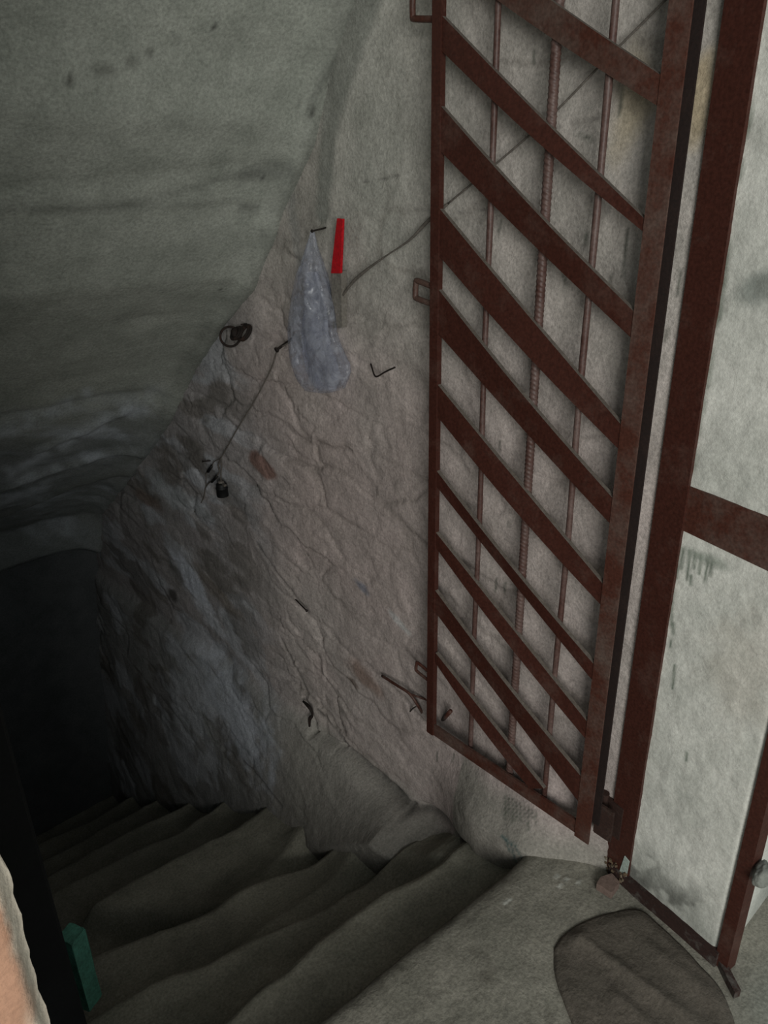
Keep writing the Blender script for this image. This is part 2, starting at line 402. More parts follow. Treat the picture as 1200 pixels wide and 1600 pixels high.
# dark drips and paint runs behind the gate and at the foot
rng = np.random.RandomState(4)
drips = [((835, 80), (833, 100)), ((782, 345), (780, 362)), ((917, 365), (913, 385)), ((980, 360), (975, 430)), ((955, 430), (950, 455)), ((880, 430), (885, 445)), ((970, 120), (968, 180)),
         ((775, 905), (773, 925)), ((790, 910), (788, 925)), ((780, 690), (780, 705)), ((795, 815), (795, 825)), ((905, 210), (925, 218)), ((1062, 420), (1060, 460)), ((1043, 515), (1040, 530)),
         ((683, 1175), (683, 1190)), ((710, 1178), (707, 1190))]
for k in range(9): drips.append(((790 + k * 6, 1243 + k * 3.0), (790 + k * 6.0, 1243 + k * 3 + rng.uniform(12, 34))))
for a, b2 in drips:
    C = over(C, np.exp(-(segd(U, V, wpt(*a), wpt(*b2)) / 0.0034) ** 2), (0.07, 0.085, 0.065), 0.75)
for a, b2 in [((786, 1305), (800, 1318)), ((800, 1318), (806, 1345)), ((793, 1310), (797, 1330)), ((806, 1318), (812, 1335)), ((815, 1340), (830, 1342))]:
    C = over(C, np.exp(-(segd(U, V, wpt(*a), wpt(*b2)) / 0.0035) ** 2), (0.05, 0.10, 0.10), 0.8)
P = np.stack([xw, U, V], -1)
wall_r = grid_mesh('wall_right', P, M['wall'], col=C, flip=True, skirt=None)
tag(wall_r, kind='structure')
back = bmesh.new(); box_bm(back, (1.75, 2.2, 0.3), (0.7, 3.2, 5.2)); b0 = obj('wall_right_core', back, M['dark_wall']); tag(b0, kind='structure')

# --- far wall
ys_ = np.arange(-0.1, 1.45, 0.015); zs_ = np.arange(-2.1, 0.25, 0.015)
U2, V2 = np.meshgrid(ys_, zs_, indexing='ij')
yw = 3.46 + 0.03 * fbm(U2 * 4, V2 * 4, 81, 4)
o = grid_mesh('wall_far', np.stack([U2, yw, V2], -1), M['dark_wall'], flip=True, skirt=(0, 0.2, 0)); tag(o, kind='structure')

# --- ceiling: sloping soffit above the flight
prof_y = np.array([0.55, 1.10, 1.49, 1.60, 1.66, 1.78, 1.97, 2.12, 2.34, 2.50, 2.60, 2.85, 2.97, 3.27, 3.37, 3.50])
prof_z = np.array([2.75, 2.30, 1.92, 1.78, 1.66, 1.53, 1.29, 1.18, 0.99, 0.82, 0.73, 0.51, 0.40, 0.17, -0.04, -0.12])
xs = np.arange(-0.1, 1.40, 0.009); yy = np.arange(0.56, 3.42, 0.009)
A, B = np.meshgrid(xs, yy, indexing='ij')
zc = np.interp(B, prof_y, prof_z)
zc -= 0.05 * np.exp(-np.clip(1.27 - 0.085 * sstep(1.7, 3.3, B) - A, 0, 9) / 0.05)
zc += 0.030 * fbm(A * 2.0, B * 2.0, 91, 3) + 0.008 * fbm(A * 9, B * 9, 92, 3) + 0.004 * fbm(A * 3, B * 40, 93, 3)
lower = sstep(2.3, 2.7, B)
zc += lower * (0.035 * fbm(A * 3 + B * 2, B * 8 - A * 5, 94, 4))
for (a, b2, w, h) in [((0, 292), (440, 250), .010, .005), ((0, 320), (400, 300), .014, -.008), ((60, 330), (300, 300), .01, .004), ((0, 650), (260, 610), .02, .010),
                      ((0, 760), (215, 690), .02, -.018), ((0, 810), (200, 722), .018, -.014), ((60, 700), (200, 640), .02, -.012), ((85, 112), (230, 85), .004, .004)]:
    def cp(px, py):
        d = ray(px, py)
        t = np.linspace(0.5, 5, 1500); q = EYE + t[:, None] * d
        k = np.argmax(q[:, 2] > np.interp(q[:, 1], prof_y, prof_z)); return q[k][:2]
    dd = segd(A, B, cp(*a), cp(*b2)) + 0.01 * fbm(A * 8, B * 8, 95)
    zc += h * np.exp(-(dd / w) ** 2)
Cc = np.ones(A.shape + (3,)) * np.array((0.335, 0.350, 0.315))
Cc *= (1 + 0.16 * fbm(A * 3, B * 3, 101, 4) + 0.10 * fbm(A * 4, B * 25, 102, 3))[..., None]
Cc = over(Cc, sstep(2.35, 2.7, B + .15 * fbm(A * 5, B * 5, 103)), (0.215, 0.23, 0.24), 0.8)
wisp = sstep(0.05, 0.30, fbm((A + B) * 4, (B * 1.2 - A * .5) * 14, 104, 4)) * lower
Cc = over(Cc, wisp, (0.50, 0.54, 0.60), 0.7)
for (a, b2, w, k) in [((0, 675), (130, 620), .03, .6), ((0, 740), (230, 625), .05, .8), ((40, 745), (200, 690), .03, .6), ((0, 790), (120, 730), .03, .5)]:
    dd = segd(A, B, cp(*a), cp(*b2)) + .03 * fbm(A * 9, B * 9, 106, 3)
    Cc = over(Cc, np.exp(-(dd / w) ** 2) * sstep(-.25, .15, fbm((A + B) * 6, (B - A) * 20, 107, 3)), (0.58, 0.62, 0.68), k)
for (a, b2, w, k) in [((0, 320), (200, 312), .007, .35), ((200, 312), (440, 258), .006, .35), ((50, 328), (330, 310), .006, .25), ((0, 808), (205, 718), .02, .6), ((0, 830), (150, 790), .03, .5), ((380, 275), (450, 245), .02, .5), ((375, 318), (400, 315), .008, .6), ((480, 150), (520, 60), .010, .5)]:
    dd = segd(A, B, cp(*a), cp(*b2)) + .006 * fbm(A * 30, B * 30, 108, 3)
    Cc = over(Cc, np.exp(-(dd / w) ** 2), (0.12, 0.125, 0.115), k)
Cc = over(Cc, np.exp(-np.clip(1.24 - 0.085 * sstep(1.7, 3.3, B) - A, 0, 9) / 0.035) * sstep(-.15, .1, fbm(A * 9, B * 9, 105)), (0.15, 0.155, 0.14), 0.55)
for (px, py, r) in [(333, 35, .007), (110, 118, .010), (205, 92, .008), (446, 190, .007), (355, 185, .004), (300, 455, .004), (87, 445, .005), (240, 332, .004), (387, 318, .008), (485, 140, .012), (272, 455, .004), (410, 272, .010), (465, 140, .010), (345, 440, .006)]:
    c0 = cp(px, py)
    Cc = over(Cc, blob(A, B, c0, r * .6, r * .3, random.uniform(0, 3), .4, .6, int(px)), (0.06, 0.06, 0.055), 0.8)
    zc -= 0.002 * np.exp(-(((A - c0[0]) ** 2 + (B - c0[1]) ** 2) / r ** 2))
for (a, b2) in [((100, 112), (112, 118)), ((125, 112), (200, 96)), ((195, 95), (213, 85)), ((213, 85), (235, 75))]:
    Cc = over(Cc, np.exp(-(segd(A, B, cp(*a), cp(*b2)) / 0.003) ** 2), (0.08, 0.08, 0.07), 0.6)
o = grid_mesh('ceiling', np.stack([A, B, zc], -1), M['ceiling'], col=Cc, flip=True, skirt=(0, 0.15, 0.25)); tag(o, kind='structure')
bm = bmesh.new(); box_bm(bm, (0.4, 0.3, 2.80), (2.6, 1.4, 0.2)); o = obj('ceiling_slab', bm, M['dark_wall']); tag(o, kind='structure')

# --- left wall: return beside the flight, coloured near-black for the jamb's shadow, and the back of the left jamb
lx = EYE[0] + 1.15 * (ray(137, 1600)[0] / ray(137, 1600)[1])
bm = bmesh.new()
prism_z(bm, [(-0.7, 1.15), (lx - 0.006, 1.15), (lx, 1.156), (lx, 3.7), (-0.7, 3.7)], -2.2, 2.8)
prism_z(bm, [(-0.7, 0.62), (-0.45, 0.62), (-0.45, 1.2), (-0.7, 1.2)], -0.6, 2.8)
o = obj('wall_left', bm, M['shade_black']); tag(o, kind='structure')

# --- left jamb of the opening (pink wash over pale plaster)
jx = 0.5 * ray(92, 1600)[0] / ray(92, 1600)[1]
a0 = np.concatenate([np.linspace(-0.75, -0.1, 10), np.arange(-0.095, jx + 0.0001, 0.004)]); a0 = np.append(a0, jx)
h0 = np.arange(0.0, 2.78, 0.008)
Uj, Vj = np.meshgrid(a0, h0, indexing='ij')
edge = sstep(jx - 0.022, jx, Uj)
yj = 0.50 + 0.022 * edge ** 2 + 0.004 * fbm(Uj * 30, Vj * 30, 111, 3)
xj = Uj - 0.008 * edge * (fbm(Uj * 0 + 1, Vj * 38, 112, 4) + 0.2)
Cj = np.ones(Uj.shape + (3,)) * np.array((0.44, 0.245, 0.165))
Cj *= (1 + 0.25 * fbm(Uj * 20, Vj * 20, 113, 3))[..., None]
Cj = over(Cj, sstep(jx - 0.020, jx - 0.008, Uj + 0.02 * fbm(Uj * 45, Vj * 26, 114, 3)), (0.62, 0.56, 0.47), 0.9)
Cj = over(Cj, sstep(0.1, .25, fbm(Uj * 22 + 4, Vj * 9, 115, 3)), (0.34, 0.15, 0.085), 0.7)
o = grid_mesh('wall_front', np.stack([xj, yj, Vj], -1), M['jamb'], col=Cj, skirt=(0, 0.13, 0)); tag(o, kind='structure')
bm = bmesh.new(); box_bm(bm, (0.35, 0.48, 2.47), (2.6, 0.30, 0.5)); o = obj('wall_front_lintel', bm, M['dark_wall']); tag(o, kind='structure')

# --- landing (floor)
xs = np.concatenate([np.linspace(-3.0, -0.15, 15), np.arange(-0.1, 1.5, 0.008), np.linspace(1.55, 3.0, 8)])
yy = np.concatenate([np.linspace(-3.5, 0.05, 15), np.arange(0.10, 0.90, 0.006)])
A, B = np.meshgrid(xs, yy, indexing='ij')
nose = 0.845 - 0.03 * np.clip((A - .5) / .6, 0, 1) + 0.018 * fbm(A * 5, A * 0 + 2, 121, 3)
tY = (B - 0.05) / 0.85
B2 = np.where(B > 0.05, 0.05 + tY * (nose - 0.05), B)
zf = 0.010 * fbm(A * 4, B * 4, 122, 4) + 0.004 * fbm(A * 25, B * 25, 123, 3)
zf -= 0.020 * np.exp(-np.clip(nose - B2, 0, 9) / 0.018)
Cf = np.ones(A.shape + (3,)) * np.array((0.250, 0.236, 0.200))
Cf *= (1 + 0.30 * fbm(A * 5, B * 5, 124, 4) + 0.12 * fbm(A * 30, B * 30, 125, 2))[..., None]
rg = np.random.RandomState(8)
for k in range(16):
    px, py = rg.uniform(560, 900), rg.uniform(1360, 1600); c0 = at_z(px, py, 0)[:2]
    Cf = over(Cf, blob(A, B2, c0, rg.uniform(.006, .03), rg.uniform(.004, .015), rg.uniform(0, 3), .5, .5, k), (0.13, 0.12, 0.10), .5)
for (px, py) in [(797, 1407), (790, 1411), (870, 1370), (885, 1375), (875, 1385), (905, 1380), (735, 1395)]:
    c0 = at_z(px, py, 0)[:2]; Cf = over(Cf, blob(A, B2, c0, .006, .004, 0, .4, .4, 3), (0.6, 0.6, 0.56), .8)
Cf = over(Cf, sstep(.33, .2, B2) * sstep(1.1, 1.25, A), (0.25, 0.265, 0.24), .8)
o = grid_mesh('floor', np.stack([A, B2, zf], -1), M['steps'], col=Cf, flip=True, skirt=(0, 0, -0.16)); tag(o, kind='structure')

# --- the flight of steps
stair = empty('staircase', (0.75, 0.85, -0.17))
tag(stair, 'worn grey concrete cellar stairs descending into darkness below the landing', 'stairs')
noses = [(1.10, 1.05), (1.42, 1.22), (1.73, 1.50), (2.07, 1.98), (2.36, 2.28), (2.64, 2.58), (2.92, 2.88), (3.20, 3.18), (3.48, 3.47)]
zt = [-0.17, -0.34, -0.51, -0.69, -0.87, -1.05, -1.23, -1.41, -1.60]
prev = (0.85, 0.80)
for i, ((nl, nr), z) in enumerate(zip(noses, zt)):
    xs = np.arange(0.14, 1.30, 0.008)
    nz = nl + (nr - nl) * np.clip((xs - .25) / .9, 0, 1) + 0.055 * fbm(xs * 4.5, xs * 0 + i * 3.3, 130 + i, 3)
    bk = min(prev) - 0.09
    # profile parameter: tread then rounded nose then riser
    tt = np.concatenate([np.linspace(0, 1, 34), np.linspace(1.06, 2, 22)])
    A, T = np.meshgrid(xs, tt, indexing='ij'); N = np.repeat(nz[:, None], len(tt), 1)
    r = 0.022
    Yg = np.where(T <= 1, bk + (N - r - bk) * T, 0); Zg = np.full(A.shape, z)
    ph = np.clip((T - 1) / 0.25, 0, 1) * math.pi / 2
    Yg = np.where(T > 1, N - r + r * np.sin(ph), Yg); Zg = np.where(T > 1, z - r + r * np.cos(ph), Zg)
    down = np.clip((T - 1.25) / 0.75, 0, 1); Zg = Zg - down * 0.22; Yg = Yg - down * 0.035
    Zg += (0.026 * fbm(A * 5, Yg * 5, 140 + i, 4) + 0.005 * fbm(A * 22, Yg * 22, 150 + i, 3)) * (T <= 1.3)
    Yg += 0.014 * fbm(A * 9, Zg * 9, 160 + i, 3) * (T > 1)
    # mortar fillet where the tread meets the wall, dirt banked at the riser behind to lessen the shade there
    Zg += 0.02 * np.exp(-np.clip(1.14 - A, 0, 9) / 0.05) * (T <= 1.25)
    Zg += 0.06 * np.exp(-np.clip(Yg - (max(prev) - 0.03), 0, 9) / 0.08) * (T <= 1)
    Zg += (0.07 if i else 0.02) * sstep(0.98, 1.16, A) * np.exp(-np.clip(Yg - max(prev), 0, 9) / 0.13) * (T <= 1)
    if i == 3: Zg -= 0.10 * sstep(0.60, 0.50, A + (Yg - 1.9) * .8)            # broken corner by the left wall
    Cs = np.ones(A.shape + (3,)) * np.array((0.285, 0.272, 0.225))
    Cs *= (1 + 0.34 * fbm(A * 5 + i, Yg * 5 + Zg * 5, 170 + i, 4))[..., None]
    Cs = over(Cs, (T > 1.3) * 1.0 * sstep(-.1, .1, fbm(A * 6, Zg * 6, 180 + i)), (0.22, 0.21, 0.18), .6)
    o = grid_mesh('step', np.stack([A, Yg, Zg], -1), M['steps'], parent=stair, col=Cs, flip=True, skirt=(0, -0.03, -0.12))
    prev = (nl, nr)
bm = bmesh.new(); box_bm(bm, (0.6, 2.0, -2.1), (1.9, 3.6, 0.3)); o = obj('floor_cellar', bm, M['shade_black']); tag(o, kind='structure')

# --- right reveal of the opening
R0 = np.array((1.285, 0.655)); R1 = np.array((1.241, 0.353)); RD = (R1 - R0) / np.linalg.norm(R1 - R0); RL = np.linalg.norm(R1 - R0)
RN = np.array((-RD[1], RD[0])); RN = RN if RN[0] < 0 else -RN
def at_reveal(px, py, off=0.0):
    d = ray(px, py); q = np.array((R0[0] + RN[0] * off, R0[1] + RN[1] * off))
    t = (RN @ (q - EYE[:2])) / (RN @ d[:2]); p = EYE + t * d
    return float((p[:2] - R0) @ RD), float(p[2])
s = np.concatenate([np.arange(0.012, RL, 0.004), [RL]]); h0 = np.arange(-0.02, 2.3, 0.006)
Us, Vs = np.meshgrid(s, h0, indexing='ij')
off = 0.006 * fbm(Us * 8, Vs * 8, 201, 4) + 0.003 * fbm(Us * 40, Vs * 40, 202, 3) - 0.015 * sstep(RL - 0.02, RL, Us) ** 2
Cr = np.ones(Us.shape + (3,)) * np.array((0.68, 0.675, 0.63))
Cr *= (1 + 0.12 * fbm(Us * 6, Vs * 6, 203, 4) + .10 * fbm(Us * 30, Vs * 30, 206, 3))[..., None]
rp = at_reveal
for k, (x0, y0, ln) in enumerate([(1062, 855, 38), (1068, 858, 30), (1078, 860, 45), (1086, 866, 22), (1095, 868, 28), (1105, 874, 34), (1112, 878, 20), (1058, 885, 20), (1052, 925, 30), (1050, 960, 18), (1053, 975, 15), (1054, 1040, 36), (1048, 1000, 12), (1073, 1175, 14), (1080, 900, 14)]):
    Cr = over(Cr, np.exp(-(segd(Us, Vs, rp(x0, y0), rp(x0 - ln * .1, y0 + ln)) / 0.0032) ** 2), (0.10, 0.135, 0.10), .85)
Cr = over(Cr, blob(Us, Vs, rp(1100, 872), .05, .012, 0, .5, .5, 4), (0.24, 0.27, 0.23), .7)
Cr = over(Cr, blob(Us, Vs, rp(1190, 450), .035, .022, .6, .5, .5, 4), (0.28, 0.30, 0.28), .8)
for k in range(14):                                                           # ragged green edge along the frame
    y0 = rg.uniform(60, 760); xe = 1195 - (y0 / 1300) * 205 + 3
    Cr = over(Cr, blob(Us, Vs, rp(xe, y0), .007, .02, 0, .5, .6, k), (0.22, 0.25, 0.21), .6)
foot = sstep(0.17, 0.05, Vs + 0.09 * fbm(Us * 14, Vs * 14, 204, 3))
Cr = over(Cr, foot, (0.30, 0.31, 0.28), .6)
Cr = over(Cr, foot * sstep(-.02, .12, fbm(Us * 22, Vs * 22, 205, 3)), (0.09, 0.09, 0.08), .75)
Cr = over(Cr, blob(Us, Vs, rp(1160, 1050), .07, .10, 0, .7, .7, 9), (0.52, 0.48, 0.42), .5)
for k, (x0, y0, x1, y1) in enumerate([(1060, 1230, 1066, 1250), (1116, 1220, 1117, 1245), (1035, 1215, 1040, 1240)]):
    Cr = over(Cr, np.exp(-(segd(Us, Vs, rp(x0, y0), rp(x1, y1)) / 0.003) ** 2), (0.68, 0.68, 0.64), .6)
P = np.stack([R0[0] + RD[0] * Us + RN[0] * off, R0[1] + RD[1] * Us + RN[1] * off, Vs], -1)
o = grid_mesh('wall_reveal', P, M['plaster'], col=Cr, flip=False, skirt=(0.25, 0.0, 0)); tag(o, kind='structure')
bm = bmesh.new(); prism_z(bm, [(R1[0] + 0.012, R1[1] + 0.004), (2.6, R1[1] + 0.004), (2.6, 0.64), (1.50, 0.64), (1.45, 0.45)], -0.02, 2.78)
o = obj('wall_front_right', bm, M['cement']); tag(o, kind='structure')

# ================================================================== DOOR FRAME
def rv(sdist, off, z): return (R0[0] + RD[0] * sdist + RN[0] * off, R0[1] + RD[1] * sdist + RN[1] * off, z)
def reveal_plate(bm, corners, o0, o1):
    """corners (s, z) on the reveal, pulled out from o0 to o1 off it"""
    a = [bm.verts.new(rv(c[0], o0, c[1])) for c in corners]; b = [bm.verts.new(rv(c[0], o1, c[1])) for c in corners]
    bm.faces.new(a); bm.faces.new(b[::-1]); n = len(corners)
    for i in range(n): bm.faces.new((a[i], b[i], b[(i + 1) % n], a[(i + 1) % n]))
FO = 0.007
frame = empty('door_frame', (1.27, 0.62, 0.0))
tag(frame, 'dark brown painted steel door frame set against the pale plastered reveal', 'door frame')
bm = bmesh.new()
c = [at_reveal(1131, 0, FO), at_reveal(1196, 0, FO), at_reveal(1090, 690, FO), at_reveal(988, 1312, FO), at_reveal(949, 1325, FO), at_reveal(1045, 690, FO)]
sl = (c[0][0] + c[4][0]) / 2; sr = (c[1][0] + c[3][0]) / 2
reveal_plate(bm, [(sl, 0.015), (sr, 0.015), (sr, 2.2), (sl, 2.2)], -0.01, FO)
bmesh.ops.bevel(bm, geom=bm.edges[:], offset=0.002, segments=2)
obj('inner_post', bm, M['paint'], frame)
bm = bmesh.new()
c = [at_reveal(1082, 762, FO - .004), at_reveal(1068, 830, FO - .004)]
zt1 = at_reveal(1200, 808, FO - .004); zb1 = at_reveal(1200, 893, FO - .004)
def ext(p, q, s1): k = (q[1] - p[1]) / (q[0] - p[0]); return (s1, p[1] + k * (s1 - p[0]))
reveal_plate(bm, [(sr - .01, ext(c[0], zt1, sr - .01)[1]), ext(c[0], zt1, RL), ext(c[1], zb1, RL), (sr - .01, ext(c[1], zb1, sr - .01)[1])], -0.01, FO - .005)
bmesh.ops.bevel(bm, geom=bm.edges[:], offset=0.0015, segments=2)
obj('tie_strap', bm, M['paint_dusty'], frame)
bm = bmesh.new()                                                             # outer angle post on the near corner
reveal_plate(bm, [(RL - 0.004, 0.0), (RL + 0.024, 0.0), (RL + 0.024, 2.2), (RL - 0.004, 2.2)], -0.03, 0.004)
obj('outer_post', bm, M['paint'], frame)
bm = bmesh.new()                                                             # sill angle along the foot
reveal_plate(bm, [(0.02, -0.01), (RL + .002, -0.01), (RL + .002, 0.040), (0.02, 0.034)], -0.01, FO + .004)
qa, qb = at_z(1118, 1500, 0), at_z(1146, 1560, 0)
prism_z(bm, [(qa[0] - .004, qa[1]), (qb[0], qb[1]), (qb[0] + .014, qb[1] - .006), (qa[0] + .012, qa[1] - .004)], -.01, .018)
obj('sill_bar', bm, M['sill'], frame)
bm = bmesh.new(); reveal_plate(bm, [(sl - 0.045, 0.12), (sl + 0.03, 0.12), (sl + 0.03, 0.215), (sl - 0.045, 0.215)], 0.002, FO + 0.003)
tube_bm(bm, [rv(sl - .022, FO + .004, .11), rv(sl - .022, FO + .004, .225)], 0.010, 14)
obj('hinge', bm, M['paint_grimy'], frame)
# flaked paint and rust at the foot of the post
bm = bmesh.new()
for k in range(26):
    c0 = rv(rg.uniform(sl, sr), FO + rg.uniform(-.002, .004), rg.uniform(.0, .045)); box_bm(bm, c0, (.006, .007, rg.uniform(.004, .009)), Matrix.Rotation(rg.uniform(0, 3), 4, 'Z') @ Matrix.Rotation(rg.uniform(-.4, .4), 4, 'X'))
o = obj('rust_flakes', bm, paint_mat('orange_rust', (0.11, 0.075, 0.045), (0.2, 0.19, 0.15), rough=.9, scale=60), frame); o['label'] = 'ochre rust flakes at the post foot'
bm = bmesh.new(); reveal_plate(bm, [(sr - .022, .03), (sr - .002, .03), (sr + .0, .085), (sr - .014, .09)], 0, FO + .002)
o = obj('bare_patch', bm, paint_mat('pale_green_primer', (0.36, 0.42, 0.38), (0.3, 0.36, 0.33), rough=.8), frame); o['label'] = 'pale green primer showing at the post foot'

# mortar lump around the outer post foot
def lump(name, centre, size, mat, seed, sub=4, amp=.25):
    bm = bmesh.new(); bmesh.ops.create_icosphere(bm, subdivisions=sub, radius=1.0)
    for v in bm.verts:
        n = v.co.normalized(); k = 1 + amp * float(fbm(np.array([n.x * 2.1 + n.z]), np.array([n.y * 2.1 - n.z * .7]), seed, 4)[0]) * 2
        v.co = Vector((n.x * size[0] * k, n.y * size[1] * k, n.z * size[2] * k)) + Vector(centre)
    return obj(name, bm, mat, None, True)
p = at_z(1188, 1470, .05); 
o = lump('mortar_lump', tuple(at_y(1196, 1500, .30)), (0.045, 0.03, 0.075), M['cement'], 5)
tag(o, 'rounded lump of grey-green mortar beside the near foot of the door frame', 'mortar')
o = lump('mortar_lump', rv(at_reveal(1186, 1366)[0] + .004, -.006, at_reveal(1186, 1366)[1]), (0.030, 0.017, 0.022), M['cement'], 6); tag(o, 'small pale mortar dab stuck across the outer frame post', 'mortar')

# ================================================================== GATE
GX = 1.215
def gp(px, py, x=GX): p = at_x(px, py, x); return (float(p[1]), float(p[2]))
gate = empty('metal_gate', (GX, 0.66, 0.12))
tag(gate, 'open brown steel gate with slanting flat bars, folded back against the rubble wall', 'gate')
ZT = 2.05
yl0 = (gp(672, 1100)[0] + gp(672, 40)[0]) / 2; yl1 = (gp(693, 40)[0] + gp(683, 1100)[0]) / 2
yl1 += .007
zb = gp(672, 1145)[1]
bm = bmesh.new()
prism_x(bm, [(yl0, zb), (yl1, zb), (yl1, ZT), (yl0, ZT)], GX - 0.004, GX + 0.010)
bmesh.ops.bevel(bm, geom=bm.edges[:], offset=0.002, segments=2)
obj('free_stile', bm, M['paint'], gate)
yh0 = gp(1030, 165)[0] + .002; yh1 = gp(1022, 500)[0]
bm = bmesh.new()                                                             # open channel, its mouth towards the post
zq = zb - .01
prism_x(bm, [(yh0, zq), (yh1, zq), (yh1, ZT), (yh0, ZT)], GX - 0.003, GX + 0.001)
prism_x(bm, [(yh0 - .004, zq), (yh0, zq), (yh0, ZT), (yh0 - .004, ZT)], GX + 0.001, GX + 0.032)
obj('hinge_stile', bm, M['paint_dusty'], gate)
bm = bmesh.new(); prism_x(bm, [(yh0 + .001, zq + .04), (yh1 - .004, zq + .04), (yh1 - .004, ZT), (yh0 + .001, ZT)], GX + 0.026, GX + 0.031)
o = obj('inner_flange', bm, M['paint_shade'], gate); o['label'] = 'inner flange of the hinge stile, coloured near-black for the shade in the channel'
# bottom and top rails
bm = bmesh.new()
prism_x(bm, [(yl1 + .001, zb), (yh0 - .001, zb - .004), (yh0 - .001, zb + .034), (yl1 + .001, zb + .036)], GX, GX + 0.006)
prism_x(bm, [(yl1 + .001, zb), (yh0 - .001, zb - .004), (yh0 - .001, zb + .002), (yl1 + .001, zb + .006)], GX + 0.006, GX + 0.032)
obj('bottom_rail', bm, M['paint_dusty'], gate)
bm = bmesh.new(); prism_x(bm, [(yl1, ZT - .03), (yh0, ZT - .03), (yh0, ZT), (yl1, ZT)], GX, GX + 0.03); obj('top_rail', bm, M['paint_dusty'], gate)
M['dust'] = paint_mat('dust_on_paint', (0.125, 0.105, 0.088), (0.17, 0.15, 0.13), rough=.95, scale=30)
# slanting flat bars: (left top, left bottom, right top, right bottom) traced on the gate's plane
SL = [((693, -130), (693, -62), (1036, 118), (1032, 166)),
      ((693, 24), (693, 79), (1014, 343), (1012, 363)),
      ((693, 165), (693, 236), (993, 488), (990, 529)),
      ((693, 326), (693, 400), (970, 664), (967, 702)),
      ((691, 453), (691, 522), (955, 778), (952, 818)),
      ((690, 602), (690, 652), (940, 912), (936, 944)),
      ((690, 738), (689, 762), (924, 1036), (920, 1060)),
      ((687, 834), (686, 857), (914, 1126), (911, 1152)),
      ((684, 924), (683, 957), (906, 1212), (903, 1252)),
      ((681, 1020), (681, 1036), (850, 1232), (828, 1232))]
for k, (a, b2, c2, d2) in enumerate(SL):
    bm = bmesh.new()
    A0, B0, C0, D0 = gp(*a), gp(*b2), gp(*c2), gp(*d2)
    if k < 9:
        A0 = (yl1 + .0008, A0[1]); B0 = (yl1 + .0008, B0[1]); C0 = (yh0 - .0008, C0[1]); D0 = (yh0 - .0008, D0[1])
    n = 10; tw = (0.004 if k % 2 else -0.003)
    ra = []
    for j in range(n + 1):
        t = j / n; lift = tw * math.sin(t * math.pi)
        top = Vector((GX - .001 + lift, A0[0] + (C0[0] - A0[0]) * t, A0[1] + (C0[1] - A0[1]) * t - 0.006 * math.sin(t * math.pi)))
        bot = Vector((GX - .001 - lift, B0[0] + (D0[0] - B0[0]) * t, B0[1] + (D0[1] - B0[1]) * t - 0.006 * math.sin(t * math.pi)))
        th = Vector((0.0105, 0, 0.0))
        ra.append([bm.verts.new(top), bm.verts.new(bot), bm.verts.new(bot + th), bm.verts.new(top + th)])
    for j in range(n):
        for q in range(4): bm.faces.new((ra[j][q], ra[j][(q + 1) % 4], ra[j + 1][(q + 1) % 4], ra[j + 1][q]))
    bm.faces.new(ra[0][::-1]); bm.faces.new(ra[-1])
    bm.normal_update(); bmesh.ops.recalc_face_normals(bm, faces=bm.faces)
    for f in bm.faces:
        if f.normal.z > .4: f.material_index = 1
    o = obj('slanting_bar', bm, M['paint_dusty'] if k in (0,) else M['paint'], gate); o.data.materials.append(M['dust'])
# upright rods behind the flat bars; the middle one is ribbed
def rod(p0, p1, r, ribbed, ztop=None):
    X = GX + 0.0098 + r
    a = gp(*p0, x=X); b2 = gp(*p1, x=X)
    y = (a[0] + b2[0]) / 2
    z0 = zb + .012; z1 = ztop if ztop else ZT - .01
    bm = bmesh.new()
    if ribbed:
        n = int((z1 - z0) / 0.0022); pts = [(X, y, z0 + i * (z1 - z0) / n) for i in range(n + 1)]
        rad = [r * (1 + 0.13 * max(0, math.sin(i * 0.0022 / 0.0095 * 2 * math.pi))) for i in range(n + 1)]
        tube_bm(bm, pts, rad, 12)
        for v in bm.verts:                                      # shear the ribs so they spiral
            v.co.z += (v.co.y - y) * 0.55
    else:
        n = 30; pts = [(X + .0008 * math.sin(i * .7), y + .0012 * math.sin(i * .45), z0 + i * (z1 - z0) / n) for i in range(n + 1)]
        tube_bm(bm, pts, [r * (1 + .06 * math.sin(i * 1.9)) for i in range(n + 1)], 12)
    o = obj('upright_rod', bm, M['bar'], gate, True)
    if ribbed: o['label'] = 'thicker ribbed steel rod in the middle'
rod((779, 0), (735, 1160), 0.0062, False)
rod((864, 30), (803, 1180), 0.0088, True)
rod((954, 0), (856, 1240), 0.0066, False)
# square staples welded on the free stile for a lock
for (pa, pb, rr) in [((645, -8), (645, 30), 4.6), ((650, 438), (649, 466), 4.8), ((651, 1034), (650, 1048), 3.2)]:
    X = GX + .008
    a = gp(pa[0], pa[1], X); b2 = gp(pb[0], pb[1], X); root = yl0 - .001
    bm = bmesh.new()
    c1 = (X, root, a[1] - .010); c2_ = (X, a[0] - .006, a[1] - .001); c3 = (X, a[0], a[1] - .006); c4 = (X, b2[0], b2[1] + .006); c5 = (X, b2[0] - .006, b2[1]); c6 = (X, root, b2[1] - .008)
    tube_bm(bm, smooth_path([c1, c2_, c3, c4, c5, c6], 5), rr / 1000 * 1.35, 10)
    obj('staple', bm, M['paint_dusty'], gate, True)
# hinge knuckles on the gate side
bm = bmesh.new(); box_bm(bm, (GX + .034, yh1 - .012, .17), (.006, .045, .09)); bmesh.ops.bevel(bm, geom=bm.edges[:], offset=.002, segments=2)
obj('hinge_leaf', bm, M['paint_grimy'], gate)

# ================================================================== THINGS ON THE WALL
def wp(px, py, off): p = at_x(px, py, WX - off); return Vector(p)
